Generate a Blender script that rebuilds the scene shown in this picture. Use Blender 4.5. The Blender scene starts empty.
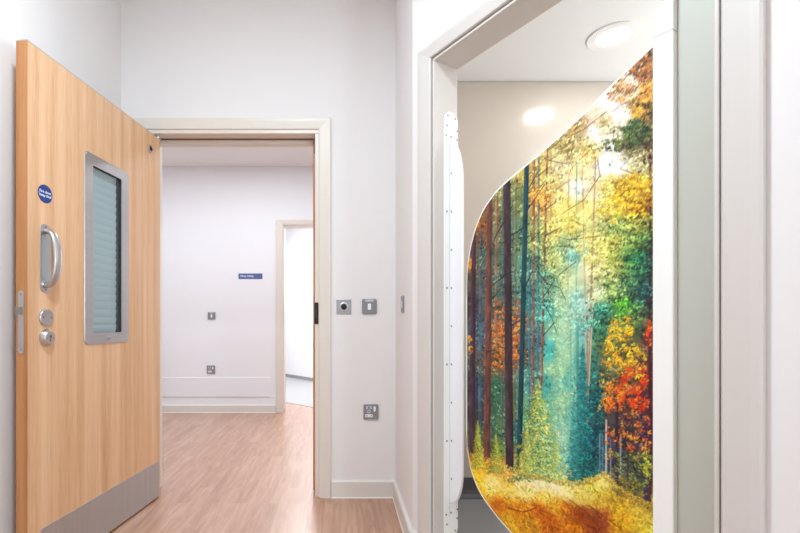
import bpy, bmesh, math, random
import numpy as np
from mathutils import Matrix, Vector

random.seed(7)
rng = np.random.default_rng(11)
scene = bpy.context.scene
COL = scene.collection
PI = math.pi

# ------------------------------------------------------------------ materials
def lin(c):
    c = c / 255.0
    return c / 12.92 if c <= 0.04045 else ((c + 0.055) / 1.055) ** 2.4

def rgb(r, g, b):
    return (lin(r), lin(g), lin(b), 1.0)

def new_mat(name):
    m = bpy.data.materials.new(name)
    m.use_nodes = True
    nt = m.node_tree
    return m, nt, nt.nodes['Principled BSDF']

def plain(name, col, rough=0.5, metal=0.0, bump=0.0, bscale=200.0, vary=0.03, spec=0.5, coat=0.0):
    m, nt, p = new_mat(name)
    N, L = nt.nodes, nt.links
    tc = N.new('ShaderNodeTexCoord')
    no = N.new('ShaderNodeTexNoise')
    no.inputs['Scale'].default_value = bscale
    no.inputs['Detail'].default_value = 3.0
    L.new(tc.outputs['Object'], no.inputs['Vector'])
    mx = N.new('ShaderNodeMix'); mx.data_type = 'RGBA'
    a = [max(0, c * (1 - vary)) for c in col[:3]] + [1]
    b = [min(1, c * (1 + vary)) for c in col[:3]] + [1]
    mx.inputs[6].default_value = a
    mx.inputs[7].default_value = b
    L.new(no.outputs['Fac'], mx.inputs[0])
    L.new(mx.outputs[2], p.inputs['Base Color'])
    p.inputs['Roughness'].default_value = rough
    p.inputs['Metallic'].default_value = metal
    p.inputs['Specular IOR Level'].default_value = spec
    p.inputs['Coat Weight'].default_value = coat
    if bump:
        bu = N.new('ShaderNodeBump')
        bu.inputs['Strength'].default_value = bump
        bu.inputs['Distance'].default_value = 0.002
        L.new(no.outputs['Fac'], bu.inputs['Height'])
        L.new(bu.outputs['Normal'], p.inputs['Normal'])
    return m

def brushed(name, col, rough=0.32, stretch=(4, 4, 300)):
    m, nt, p = new_mat(name)
    N, L = nt.nodes, nt.links
    tc = N.new('ShaderNodeTexCoord')
    mp = N.new('ShaderNodeMapping'); mp.inputs['Scale'].default_value = stretch
    no = N.new('ShaderNodeTexNoise'); no.inputs['Scale'].default_value = 1.0; no.inputs['Detail'].default_value = 4
    L.new(tc.outputs['Object'], mp.inputs['Vector']); L.new(mp.outputs['Vector'], no.inputs['Vector'])
    big = N.new('ShaderNodeTexNoise'); big.inputs['Scale'].default_value = 9.0
    L.new(tc.outputs['Object'], big.inputs['Vector'])
    ad = N.new('ShaderNodeMath'); ad.operation = 'ADD'
    L.new(no.outputs['Fac'], ad.inputs[0]); L.new(big.outputs['Fac'], ad.inputs[1])
    r = N.new('ShaderNodeMapRange')
    r.inputs['From Min'].default_value = 0.6; r.inputs['From Max'].default_value = 1.4
    r.inputs['To Min'].default_value = rough - 0.03; r.inputs['To Max'].default_value = rough + 0.05
    L.new(ad.outputs[0], r.inputs['Value']); L.new(r.outputs[0], p.inputs['Roughness'])
    mx = N.new('ShaderNodeMix'); mx.data_type = 'RGBA'
    mx.inputs[6].default_value = [c * 0.88 for c in col[:3]] + [1]
    mx.inputs[7].default_value = [min(1, c * 1.1) for c in col[:3]] + [1]
    L.new(no.outputs['Fac'], mx.inputs[0]); L.new(mx.outputs[2], p.inputs['Base Color'])
    p.inputs['Metallic'].default_value = 1.0
    return m

def beech(name, c1, c2, c3, rough=0.38):
    m, nt, p = new_mat(name)
    N, L = nt.nodes, nt.links
    tc = N.new('ShaderNodeTexCoord')
    mp = N.new('ShaderNodeMapping'); mp.inputs['Scale'].default_value = (22, 22, 0.55)
    no = N.new('ShaderNodeTexNoise'); no.inputs['Scale'].default_value = 1.0
    no.inputs['Detail'].default_value = 5; no.inputs['Roughness'].default_value = 0.6
    L.new(tc.outputs['Object'], mp.inputs['Vector']); L.new(mp.outputs['Vector'], no.inputs['Vector'])
    mp2 = N.new('ShaderNodeMapping'); mp2.inputs['Scale'].default_value = (260, 260, 9)
    n2 = N.new('ShaderNodeTexNoise'); n2.inputs['Scale'].default_value = 1.0; n2.inputs['Detail'].default_value = 3
    L.new(tc.outputs['Object'], mp2.inputs['Vector']); L.new(mp2.outputs['Vector'], n2.inputs['Vector'])
    mad = N.new('ShaderNodeMath'); mad.operation = 'MULTIPLY_ADD'
    mad.inputs[1].default_value = 0.42
    L.new(n2.outputs['Fac'], mad.inputs[0]); L.new(no.outputs['Fac'], mad.inputs[2])
    cr = N.new('ShaderNodeValToRGB')
    e = cr.color_ramp.elements
    e[0].position = 0.48; e[0].color = c1
    e[1].position = 0.94; e[1].color = c3
    k = cr.color_ramp.elements.new(0.70); k.color = c2
    L.new(mad.outputs[0], cr.inputs['Fac']); L.new(cr.outputs['Color'], p.inputs['Base Color'])
    p.inputs['Roughness'].default_value = rough
    p.inputs['Specular IOR Level'].default_value = 0.4
    return m

def wood_floor(name):
    m, nt, p = new_mat(name)
    N, L = nt.nodes, nt.links
    tc = N.new('ShaderNodeTexCoord')
    mp = N.new('ShaderNodeMapping'); mp.inputs['Rotation'].default_value = (0, 0, PI / 2)
    L.new(tc.outputs['Object'], mp.inputs['Vector'])
    br = N.new('ShaderNodeTexBrick')
    br.inputs['Scale'].default_value = 1.0
    br.inputs['Brick Width'].default_value = 0.62; br.inputs['Row Height'].default_value = 0.085
    br.inputs['Mortar Size'].default_value = 0.0006; br.inputs['Mortar Smooth'].default_value = 0.3
    br.inputs['Bias'].default_value = 0.0
    br.inputs['Color1'].default_value = (0, 0, 0, 1); br.inputs['Color2'].default_value = (1, 1, 1, 1)
    br.inputs['Mortar'].default_value = (0.25, 0.25, 0.25, 1)
    br.offset = 0.37
    L.new(mp.outputs['Vector'], br.inputs['Vector'])
    # grain, different in each plank
    sc = N.new('ShaderNodeVectorMath'); sc.operation = 'MULTIPLY_ADD'
    sc.inputs[1].default_value = (26, 2.4, 1)
    sm = N.new('ShaderNodeVectorMath'); sm.operation = 'SCALE'; sm.inputs['Scale'].default_value = 37.0
    L.new(br.outputs['Color'], sm.inputs[0])
    L.new(tc.outputs['Object'], sc.inputs[0]); L.new(sm.outputs[0], sc.inputs[2])
    g = N.new('ShaderNodeTexNoise'); g.inputs['Scale'].default_value = 1.0; g.inputs['Detail'].default_value = 6
    g.inputs['Roughness'].default_value = 0.62; g.inputs['Distortion'].default_value = 1.2
    L.new(sc.outputs[0], g.inputs['Vector'])
    ad = N.new('ShaderNodeMath'); ad.operation = 'MULTIPLY_ADD'; ad.inputs[1].default_value = 0.16
    L.new(br.outputs['Color'], ad.inputs[0]); L.new(g.outputs['Fac'], ad.inputs[2])
    cr = N.new('ShaderNodeValToRGB')
    e = cr.color_ramp.elements
    e[0].position = 0.36; e[0].color = FLOOR_A
    e[1].position = 0.80; e[1].color = FLOOR_C
    k = e.new(0.56); k.color = FLOOR_B
    L.new(ad.outputs[0], cr.inputs['Fac'])
    L.new(cr.outputs['Color'], p.inputs['Base Color'])
    p.inputs['Roughness'].default_value = 0.4
    p.inputs['Specular IOR Level'].default_value = 0.5
    p.inputs['Coat Weight'].default_value = 0.9
    p.inputs['Coat Roughness'].default_value = 0.24
    p.inputs['Coat IOR'].default_value = 1.68
    return m

FLOOR_A = rgb(160, 110, 81)
FLOOR_B = rgb(179, 130, 101)
FLOOR_C = rgb(196, 152, 125)

def glass_mat(name):
    m, nt, p = new_mat(name)
    N, L = nt.nodes, nt.links
    N.remove(p)
    out = N['Material Output']
    tr = N.new('ShaderNodeBsdfTransparent'); tr.inputs['Color'].default_value = (0.94, 0.975, 0.98, 1)
    gl = N.new('ShaderNodeBsdfGlossy'); gl.inputs['Roughness'].default_value = 0.04
    lw = N.new('ShaderNodeLayerWeight'); lw.inputs['Blend'].default_value = 0.5
    pw_ = N.new('ShaderNodeMath'); pw_.operation = 'POWER'; pw_.inputs[1].default_value = 3.0
    fr = N.new('ShaderNodeMath'); fr.operation = 'MULTIPLY_ADD'; fr.inputs[1].default_value = 0.5; fr.inputs[2].default_value = 0.03
    L.new(lw.outputs['Facing'], pw_.inputs[0]); L.new(pw_.outputs[0], fr.inputs[0])
    mx = N.new('ShaderNodeMixShader')
    L.new(fr.outputs[0], mx.inputs[0]); L.new(tr.outputs[0], mx.inputs[1]); L.new(gl.outputs[0], mx.inputs[2])
    L.new(mx.outputs[0], out.inputs['Surface'])
    return m

def glow(name, strength):
    m, nt, p = new_mat(name)
    p.inputs['Base Color'].default_value = (0.9, 0.9, 0.9, 1)
    p.inputs['Emission Color'].default_value = (1, 0.985, 0.95, 1)
    p.inputs['Emission Strength'].default_value = strength
    return m

M = dict(
    wall=plain('wall_paint', rgb(231, 227, 226), 0.75, bump=0.05, bscale=350, vary=0.006, spec=0.25),
    wall2=plain('corridor_paint', rgb(236, 235, 238), 0.75, bump=0.05, bscale=350, vary=0.006, spec=0.25),
    ceil=plain('ceiling_paint', rgb(236, 236, 235), 0.9, vary=0.006, spec=0.2),
    frame=plain('frame_paint', rgb(223, 214, 204), 0.38, vary=0.008, bscale=60),
    frame_w=plain('frame_paint_white', rgb(211, 205, 200), 0.36, vary=0.008, bscale=60),
    skirt=plain('skirting_paint', rgb(222, 216, 209), 0.4, vary=0.01, bscale=60),
    caulk=plain('sealant', rgb(240, 238, 234), 0.5),
    floor=wood_floor('wood_vinyl'),
    wet=plain('grey_vinyl', rgb(150, 150, 153), 0.35, vary=0.10, bscale=300),
    cove=plain('dark_grey_vinyl', rgb(92, 92, 96), 0.4, vary=0.08, bscale=300),
    pale=plain('pale_vinyl', rgb(168, 169, 170), 0.4, vary=0.03, bscale=120),
    greyskirt=plain('grey_skirting', rgb(150, 152, 154), 0.45),
    wetwall=plain('beige_wall_cladding', rgb(204, 194, 183), 0.16, vary=0.006, bscale=8, spec=0.5),
    beech=beech('beech_veneer', rgb(202, 154, 113), rgb(221, 177, 137), rgb(232, 194, 158)),
    lip=beech('beech_lipping', rgb(166, 108, 62), rgb(186, 126, 78), rgb(198, 140, 90), 0.45),
    steel=brushed('brushed_steel', (0.54, 0.53, 0.53)),
    steel_h=brushed('brushed_steel_plate', (0.56, 0.58, 0.60), 0.5, (70, 70, 1.5)),
    bright=brushed('satin_steel', (0.55, 0.54, 0.54), 0.34, (7, 7, 7)),
    blueplate=brushed('blue_grey_steel', (0.52, 0.58, 0.64), 0.3, (7, 7, 5)),  # bluish steel of the recess behind the grip
    plate=brushed('square_steel_plate', (0.40, 0.41, 0.44), 0.38, (30, 30, 30)),
    black=plain('black_plastic', rgb(18, 18, 20), 0.5),
    white=plain('white_plastic', rgb(240, 239, 237), 0.35, vary=0.004),
    foam=plain('white_foam_skin', rgb(246, 246, 243), 0.42, vary=0.004, bscale=90),
    flap=plain('white_flap_skin', rgb(236, 236, 238), 0.45, vary=0.004, bscale=90),
    ggrey=plain('grey_green_board', rgb(190, 190, 179), 0.5, vary=0.012, bscale=240),
    grey=plain('grey_metalclad', rgb(134, 135, 141), 0.4, vary=0.04),
    lgrey=plain('light_grey_plastic', rgb(196, 197, 203), 0.4),
    blue=plain('blue_sign', rgb(22, 54, 130), 0.35, vary=0.02),
    blue2=plain('slate_blue_sign', rgb(80, 98, 148), 0.4, vary=0.02),
    letter=plain('white_lettering', rgb(236, 240, 248), 0.5),
    slat=plain('blind_slat', rgb(190, 205, 208), 0.45, vary=0.02),
    dark=plain('dark_cavity', rgb(52, 56, 60), 0.7),
    glass=glass_mat('vision_glass'),
    glow=glow('lamp_diffuser', 9.0),
    screw=plain('screw_metal', rgb(146, 140, 132), 0.35, metal=0.8),
    alu=plain('aluminium_strip', rgb(196, 194, 188), 0.35, metal=0.6),
    brown=plain('brown_seal_and_shade', rgb(120, 92, 72), 0.6),  # head seal, keyhole, and the shade strip on the jamb
)

# ------------------------------------------------------------------ mesh helpers
def bm_box(bm, a, b, bev=0.0, mat=None, seg=2):
    lo = [min(a[i], b[i]) for i in range(3)]; hi = [max(a[i], b[i]) for i in range(3)]
    c = [(lo[i] + hi[i]) / 2 for i in range(3)]
    r = bmesh.ops.create_cube(bm, size=1.0)
    vs = r['verts']
    for v in vs:
        v.co = Vector((c[0] + v.co.x * (hi[0] - lo[0]), c[1] + v.co.y * (hi[1] - lo[1]), c[2] + v.co.z * (hi[2] - lo[2])))
    if bev:
        es = list({e for v in vs for e in v.link_edges})
        r2 = bmesh.ops.bevel(bm, geom=es, offset=bev, segments=seg, affect='EDGES', profile=0.5)
        vs = list({v for f in r2['faces'] for v in f.verts} | {v for v in vs if v.is_valid})
    if mat is not None:
        for v in vs:
            v.co = mat @ v.co
    return bm

def box(a, b, bev=0.0, mat=None):
    return bm_box(bmesh.new(), a, b, bev, mat)

def bm_prism(bm, pts, h0, h1, axis='z', bev=0.0, mat=None, seg=2):
    """polygon pts in a plane, extruded from h0 to h1 along axis (z: pts=(x,y); y: pts=(x,z); x: pts=(y,z))"""
    def P(p, h):
        if axis == 'z': return Vector((p[0], p[1], h))
        if axis == 'y': return Vector((p[0], h, p[1]))
        return Vector((h, p[0], p[1]))
    n = len(pts)
    lo = [bm.verts.new(P(p, h0)) for p in pts]
    hi = [bm.verts.new(P(p, h1)) for p in pts]
    fs = [bm.faces.new(lo[::-1]), bm.faces.new(hi)]
    caps = list(fs)
    for i in range(n):
        fs.append(bm.faces.new((lo[i], lo[(i + 1) % n], hi[(i + 1) % n], hi[i])))
    bmesh.ops.recalc_face_normals(bm, faces=fs)
    vs = lo + hi
    if bev:
        es = list({e for f in caps for e in f.edges})
        r2 = bmesh.ops.bevel(bm, geom=es, offset=bev, segments=seg, affect='EDGES', profile=0.5)
        vs = list({v for f in r2['faces'] for v in f.verts} | {v for v in vs if v.is_valid})
    if mat is not None:
        for v in vs: v.co = mat @ v.co
    return bm

def prism(*a, **k):
    return bm_prism(bmesh.new(), *a, **k)

def rrect(x0, x1, z0, z1, r, n=6):
    pts = []
    for cx, cz, a0 in ((x1 - r, z1 - r, 0), (x0 + r, z1 - r, PI / 2), (x0 + r, z0 + r, PI), (x1 - r, z0 + r, 1.5 * PI)):
        for i in range(n + 1):
            a = a0 + PI / 2 * i / n
            pts.append((cx + r * math.cos(a), cz + r * math.sin(a)))
    return pts

def circle(cx, cz, r, n=28, rz=None):
    rz = rz or r
    return [(cx + r * math.cos(2 * PI * i / n), cz + rz * math.sin(2 * PI * i / n)) for i in range(n)]

def bm_loops(bm, loops, cap=True, close=False):
    """skin a list of equal-length vertex loops"""
    L = [[bm.verts.new(p) for p in lp] for lp in loops]
    n = len(L[0]); fs = []
    R = range(len(L) if close else len(L) - 1)
    for k in R:
        A, B = L[k], L[(k + 1) % len(L)]
        for i in range(n):
            fs.append(bm.faces.new((A[i], A[(i + 1) % n], B[(i + 1) % n], B[i])))
    if cap and not close:
        fs.append(bm.faces.new(L[0][::-1])); fs.append(bm.faces.new(L[-1]))
    bmesh.ops.recalc_face_normals(bm, faces=fs)
    return bm

def ring_plate(outer, inner, y0, y1, ch=0.0015):
    """flat ring in the xz plane between two equal-length loops, y1 is the front"""
    s = 1 if y1 > y0 else -1
    def at(pts, y): return [Vector((p[0], y, p[1])) for p in pts]
    co = Vector((sum(p[0] for p in outer) / len(outer), sum(p[1] for p in outer) / len(outer)))
    def shrink(pts, d):
        out = []
        for p in pts:
            v = Vector((co[0] - p[0], co[1] - p[1]))
            out.append((p[0] + math.copysign(d, v[0]), p[1] + math.copysign(d, v[1])))
        return out
    bm = bmesh.new()
    bm_loops(bm, [at(outer, y0), at(outer, y1 - s * ch), at(shrink(outer, ch), y1),
                  at(shrink(inner, -ch), y1), at(inner, y1 - s * ch), at(inner, y0)], close=True)
    return bm

def lathe(profile, n=28, mat=None):
    """profile: list of (r, h) around local y axis; h along y"""
    bm = bmesh.new()
    loops = []
    for r, h in profile:
        loops.append([Vector((max(r, 1e-5) * math.cos(2 * PI * i / n), h, max(r, 1e-5) * math.sin(2 * PI * i / n))) for i in range(n)])
    bm_loops(bm, loops)
    if mat is not None:
        for v in bm.verts: v.co = mat @ v.co
    return bm

def T(x, y, z): return Matrix.Translation((x, y, z))

def obj(name, bm, mat, parent=None, smooth=False, loc=None, rotz=None):
    me = bpy.data.meshes.new(name)
    bm.to_mesh(me); bm.free()
    me.materials.append(mat)
    o = bpy.data.objects.new(name, me)
    COL.objects.link(o)
    if parent is not None: o.parent = parent
    if loc is not None: o.location = loc
    if rotz is not None: o.rotation_euler = (0, 0, rotz)
    if smooth:
        for p in me.polygons: p.use_smooth = True
        try:
            me.set_sharp_from_angle(angle=math.radians(smooth if smooth is not True else 40))
        except Exception:
            pass
    return o

def empty(name, loc, rotz=0.0):
    o = bpy.data.objects.new(name, None)
    o.empty_display_size = 0.1
    COL.objects.link(o); o.location = loc; o.rotation_euler = (0, 0, rotz)
    return o

def tag(o, label, cat, group=None):
    o['label'] = label; o['category'] = cat
    if group: o['group'] = group
    return o

def struct(o):
    o['kind'] = 'structure'
    return o

def text_bm(body, size, mat, depth=0.0004, spacing=1.0, line=1.0, align='CENTER'):
    cu = bpy.data.curves.new('lettering', 'FONT')
    cu.body = body; cu.size = size; cu.extrude = depth; cu.align_x = align; cu.align_y = 'CENTER'
    cu.space_line = line; cu.space_character = spacing; cu.offset = size * 0.012
    cu.resolution_u = 3
    to = bpy.data.objects.new('lettering', cu)
    COL.objects.link(to)
    bpy.context.view_layer.update()
    dg = bpy.context.evaluated_depsgraph_get()
    me = bpy.data.meshes.new_from_object(to.evaluated_get(dg))
    bm = bmesh.new(); bm.from_mesh(me)
    bpy.data.objects.remove(to); bpy.data.curves.remove(cu); bpy.data.meshes.remove(me)
    for v in bm.verts: v.co = mat @ v.co
    return bm

# ------------------------------------------------------------------ main dimensions
CAMZ = 1.023
YB = 2.567                     # bedroom face of the wall with the open door
YB2 = YB + 0.16                # corridor face
YF = 4.92                      # far wall of the corridor
XL = -1.266                    # left wall
XS = 0.3215                    # short return wall right of the doorway
O2 = Vector((0.395, 1.842))    # foot of far jamb of the slanted en-suite doorway
k = 0.5968; nn = math.hypot(k, 1)
E1 = Vector((k / nn, -1 / nn)); E2 = Vector((1 / nn, k / nn))
RW = math.atan2(E1.y, E1.x)    # rotation of the slanted wall's frame
def W2(a, u): return O2 + E1 * a + E2 * u
CEIL = 2.95
TS = 0.125                     # thickness of slanted wall
OPA = 0.938                    # en-suite opening width
HEAD = 2.0985                  # soffit height of both doorways

# ------------------------------------------------------------------ setting
struct(obj('floor', prism([(-5, -3.4), (3.2, -3.4), (3.2, 5.5), (-5, 5.5)], -0.12, 0.0), M['floor']))
# paler floor of the room behind the far doorway
fp = [(-2.2, 5.06), (-0.225, 5.06), (-0.70, 5.52), (-1.6, 6.42), (-2.2, 6.9)]
floor_far = prism([(-3.0, 5.50), (-0.66, 5.50), (-0.18, 5.06), (2.4, 5.06), (2.4, 9.6), (-3.0, 9.6)], 0.0005, 0.004)
struct(obj('floor_far_room', floor_far, M['pale']))
struct(obj('floor_far_base', box((-3.0, 5.5, -0.12), (3.2, 9.8, 0.0)), M['pale']))

# wall with the open door
bm = bmesh.new()
bm_box(bm, (-3.6, YB, 0), (-1.125, YB2, CEIL))
bm_box(bm, (-0.112, YB, 0), (3.0, YB2, CEIL))
bm_box(bm, (-1.125, YB, 2.131), (-0.112, YB2, CEIL))
struct(obj('wall_back', bm, M['wall']))
struct(obj('wall_left', box((XL - 0.12, -3.3, 0), (XL, YB, CEIL)), M['wall']))
# short return wall and slanted wall, mitred where they meet
c0 = W2(0, 0)
ac = -((O2.x - XS) / k) * nn      # slanted wall meets the return wall here
pc = W2(ac, 0)
pci = W2(ac - 0.0, TS)
struct(obj('wall_side', prism([(XS, YB), (XS, pc.y), (pci.x - 0.02, pci.y), (pci.x - 0.02, YB)], 0, CEIL), M['wall']))
mw = Matrix.Translation((O2.x, O2.y, 0)) @ Matrix.Rotation(RW, 4, 'Z')
bm = bmesh.new()
bm_box(bm, (ac, 0, 0), (-0.034, TS, CEIL), mat=mw)
bm_box(bm, (OPA + 0.034, 0, 0), (3.45, TS, CEIL), mat=mw)
bm_box(bm, (-0.034, 0, HEAD + 0.034), (OPA + 0.034, TS, CEIL), mat=mw)
struct(obj('wall_right', bm, M['wall']))
pe = W2(3.45, 0)
struct(obj('wall_right_rear', box((pe.x - 0.02, -3.3, 0), (pe.x + 0.12, pe.y + 0.05, CEIL)), M['wall']))  # plain wall without a window, out of view
struct(obj('wall_rear', box((XL - 0.12, -3.42, 0), (pe.x + 0.12, -3.3, CEIL)), M['wall']))
struct(obj('ceiling', box((-1.5, -3.42, CEIL), (3.0, YB2, CEIL + 0.1)), M['ceil']))

# corridor
bm = bmesh.new()
FX0, FX1 = -0.652, 0.34
bm_box(bm, (-4.0, YF, 0), (FX0, YF + 0.14, 2.72))
bm_box(bm, (FX1, YF, 0), (2.4, YF + 0.14, 2.72))
bm_box(bm, (FX0, YF, 2.095), (FX1, YF + 0.14, 2.72))
struct(obj('wall_far', bm, M['wall2']))
struct(obj('wall_corridor_left', box((-3.62, YB2, 0), (-3.5, YF, 2.72)), M['wall2']))
struct(obj('wall_corridor_right', box((2.2, YB2, 0), (2.32, YF, 2.72)), M['wall2']))
struct(obj('ceiling_corridor', box((-4.0, YB2, 2.72), (2.4, YF + 0.14, 2.80)), M['ceil']))
# slanted bright wall of the room behind the far doorway
wd = Vector((0.526, -0.59)).normalized(); wnrm = Vector((-wd.y, wd.x))
q0 = Vector((-0.996, 8.04)) - wd * 2.2; q1 = Vector((-0.996, 8.04)) + wd * 3.6
struct(obj('wall_far_room', prism([tuple(q0), tuple(q1), tuple(q1 + wnrm * 0.12), tuple(q0 + wnrm * 0.12)], 0, 2.72), M['wall2']))
struct(obj('wall_far_room_left', box((-2.62, YF + 0.14, 0), (-2.5, 9.8, 2.72)), M['wall2']))
struct(obj('ceiling_far_room', box((-2.7, YF + 0.14, 2.72), (2.4, 9.9, 2.80)), M['ceil']))
skf = [tuple(q0), tuple(q1), tuple(q1 - wnrm * 0.016), tuple(q0 - wnrm * 0.016)]
struct(obj('baseboard_far_room', prism(skf, 0.004, 0.055, bev=0.003), M['greyskirt']))

# en-suite shell
pA = W2(ac, TS)
EX = pA.x - 0.02
struct(obj('wall_ensuite_back', box((EX, YB - 0.010, 0), (2.72, YB, 2.392)), M['wetwall']))
struct(obj('wall_ensuite_right', box((2.6, 0.5, 0), (2.72, YB - 0.010, 2.5)), M['wetwall']))
pf = W2(1.55, TS)
struct(obj('wall_ensuite_front', box((pf.x - 0.02, pf.y - 0.06, 0), (2.72, pf.y, 2.5)), M['wetwall']))
ens = [(EX, YB - 0.002), (EX, pA.y), tuple(W2(ac, TS + 0.001)), tuple(W2(1.55, TS + 0.001)), (2.6, pf.y), (2.6, YB - 0.002)]
ens_c = [(p[0], p[1]) for p in ens]
struct(obj('ceiling_ensuite', prism(ens_c, 2.40, 2.46), M['ceil']))
struct(obj('floor_ensuite', prism([(EX, YB - 0.010), (EX, pA.y), tuple(W2(ac, TS)), tuple(W2(0, TS)), tuple(W2(0, 0.07)), tuple(W2(OPA, 0.07)), tuple(W2(OPA, TS)), tuple(W2(1.55, TS)), (2.6, pf.y), (2.6, YB - 0.010)], 0.0005, 0.004), M['wet']))
cv = [(YB - 0.010, 0.004), (YB - 0.045, 0.004), (YB - 0.030, 0.010), (YB - 0.020, 0.024), (YB - 0.0145, 0.045), (YB - 0.0145, 0.115), (YB - 0.010, 0.118)]
struct(obj('baseboard_ensuite', prism(cv, EX, 2.6, axis='x'), M['cove']))

# ------------------------------------------------------------------ skirtings (profile: small chamfer, sealant line)
def skirting(name, p, q, n, h=0.098, t=0.017, m=None):
    """p, q: foot points on the wall face; n: unit normal into the room"""
    prof = [(0, 0.0), (t, 0.0), (t, h - 0.006), (t - 0.005, h), (0, h)]
    p = Vector(p); q = Vector(q); n = Vector(n)
    bm = bmesh.new()
    loops = []
    for s in (p, q):
        loops.append([Vector((s.x + n.x * o, s.y + n.y * o, z)) for o, z in prof])
    bm_loops(bm, loops)
    o = struct(obj(name, bm, m or M['skirt']))
    seal = bmesh.new()
    prof2 = [(t - 0.001, 0.0003), (t + 0.0035, 0.0003), (t + 0.001, 0.005), (t - 0.001, 0.006)]
    bm_loops(seal, [[Vector((s.x + n.x * o_, s.y + n.y * o_, z)) for o_, z in prof2] for s in (p, q)])
    obj('sealant_line', seal, M['caulk'], o)
    return o

skirting('baseboard_back', (-0.050, YB), (XS, YB), (0, -1))
skirting('baseboard_side', (XS, YB - 0.017), (XS, pc.y - 0.012), (-1, 0))
skirting('baseboard_right', W2(ac + 0.006, 0), W2(-0.098, 0), -E2)
skirting('baseboard_right_near', W2(1.042, 0), W2(3.4, 0), -E2)
skirting('baseboard_left', (XL, -3.28), (XL, YB - 0.01), (1, 0))
skirting('baseboard_far', (-3.48, YF), (-0.712, YF), (0, -1), h=0.084)
skirting('baseboard_far_right', (0.40, YF), (2.18, YF), (0, -1), h=0.084)

# ------------------------------------------------------------------ door frames
def architrave_bm(x0, x1, ztop, w, wtop, y, t, mat=None, s=-1):
    """moulded casing round an opening x0..x1, head at ztop; y wall face, s outward direction along y"""
    # profile across the casing: (distance from the opening edge 0..1, projection)
    prof = [(0.0, 0.0), (0.0, 0.55), (0.05, 0.72), (0.16, 0.78), (0.70, 1.0), (0.93, 1.0), (1.0, 0.85), (1.0, 0.0)]
    bm = bmesh.new()
    loops = []
    for (bx, sx, bz, top) in ((x0, -1, 0.0, 0), (x0, -1, ztop, 1), (x1, 1, ztop, 1), (x1, 1, 0.0, 0)):
        lp = []
        for d, pr in prof:
            lp.append(Vector((bx + sx * d * w, y + s * pr * t, bz + (d * wtop if top else 0.0))))
        loops.append(lp)
    bm_loops(bm, loops)
    if mat is not None:
        for v in bm.verts: v.co = mat @ v.co
    return bm

def lining_bm(x0, x1, ztop, th, y0, y1, r=0.004, bottom=0.0):
    bm = bmesh.new()
    bm_box(bm, (x0 - th, y0, bottom), (x0, y1, ztop + 0.0005), r)
    bm_box(bm, (x1, y0, bottom), (x1 + th, y1, ztop + 0.0005), r)
    bm_box(bm, (x0 - th, y0, ztop), (x1 + th, y1, ztop + th), r)
    return bm

# frame of the open doorway
BX0, BX1 = -1.093, -0.1445
fr = struct(empty('trim_1', ((BX0 + BX1) / 2, YB, 0)))
ox = (BX0 + BX1) / 2
x0, x1 = BX0 - ox, BX1 - ox
obj('lining', lining_bm(x0, x1, HEAD, 0.030, -0.006, 0.168), M['frame'], fr)
obj('architrave', architrave_bm(x0 - 0.022, x1 + 0.022, HEAD + 0.022, 0.070, 0.064, -0.0005, 0.019), M['frame'], fr)
obj('architrave', architrave_bm(x0 - 0.022, x1 + 0.022, HEAD + 0.022, 0.070, 0.064, 0.1605, 0.019, s=1), M['frame'], fr)
obj('head_stop', box((x0 + 0.001, 0.078, HEAD - 0.024), (x1 - 0.016, 0.135, HEAD + 0.002), 0.002), M['frame'], fr)
obj('head_seal', box((x0 + 0.001, 0.066, HEAD - 0.005), (x1 - 0.016, 0.078, HEAD + 0.001), 0.001), M['brown'], fr)
js = obj('jamb_stop', box((x1 - 0.0155, 0.070, 0.012), (x1 + 0.002, 0.135, HEAD - 0.022), 0.002), M['lip'], fr)
js['label'] = 'beech-coloured stop strip along the jamb'
obj('jamb_shade', box((x1 - 0.012, 0.060, HEAD - 0.085), (x1 + 0.001, 0.0705, HEAD - 0.002), 0.001), M['brown'], fr)  # dark strip standing in for shade at the top of the jamb
kp = obj('strike_keep', prism(rrect(x1 - 0.004, x1 + 0.020, 1.000, 1.124, 0.006), -0.012, -0.004, axis='y', bev=0.002), M['black'], fr)
kp['label'] = 'black strike keep on the frame edge'
obj('keep_inset', box((x1 + 0.002, -0.0128, 1.035), (x1 + 0.012, -0.0115, 1.088)), M['dark'], kp)

# frame of the slanted en-suite doorway
fr2 = struct(empty('trim_2', (O2.x, O2.y, 0), RW))
lb_ = lining_bm(0, OPA, HEAD, 0.030, 0.006, 0.127, 0.002)
for a_, b_ in (((-0.010, -0.007, 0), (0.0005, 0.012, HEAD + 0.0005)), ((OPA - 0.0005, -0.007, 0), (OPA + 0.010, 0.012, HEAD + 0.0005)), ((-0.010, -0.007, HEAD), (OPA + 0.010, 0.012, HEAD + 0.010))):
    bm_box(lb_, a_, b_, 0.003)
obj('lining', lb_, M['frame_w'], fr2)
obj('architrave', architrave_bm(-0.0155, OPA + 0.0155, HEAD + 0.0155, 0.074, 0.056, -0.0005, 0.021), M['frame_w'], fr2)
obj('packing_board', box((0.815, 0.066, 0.02), (OPA + 0.004, 0.112, HEAD - 0.004), 0.002), M['ggrey'], fr2)['label'] = 'pale grey-green board inside the near jamb'

# frame of the doorway at the far side of the corridor
fr3 = struct(empty('trim_3', (-0.155, YF, 0)))
obj('lining', lining_bm(-0.466, 0.466, 2.064, 0.028, -0.004, 0.146), M['frame'], fr3)
obj('architrave', architrave_bm(-0.476, 0.476, 2.074, 0.078, 0.060, -0.0005, 0.017), M['frame'], fr3)

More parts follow.
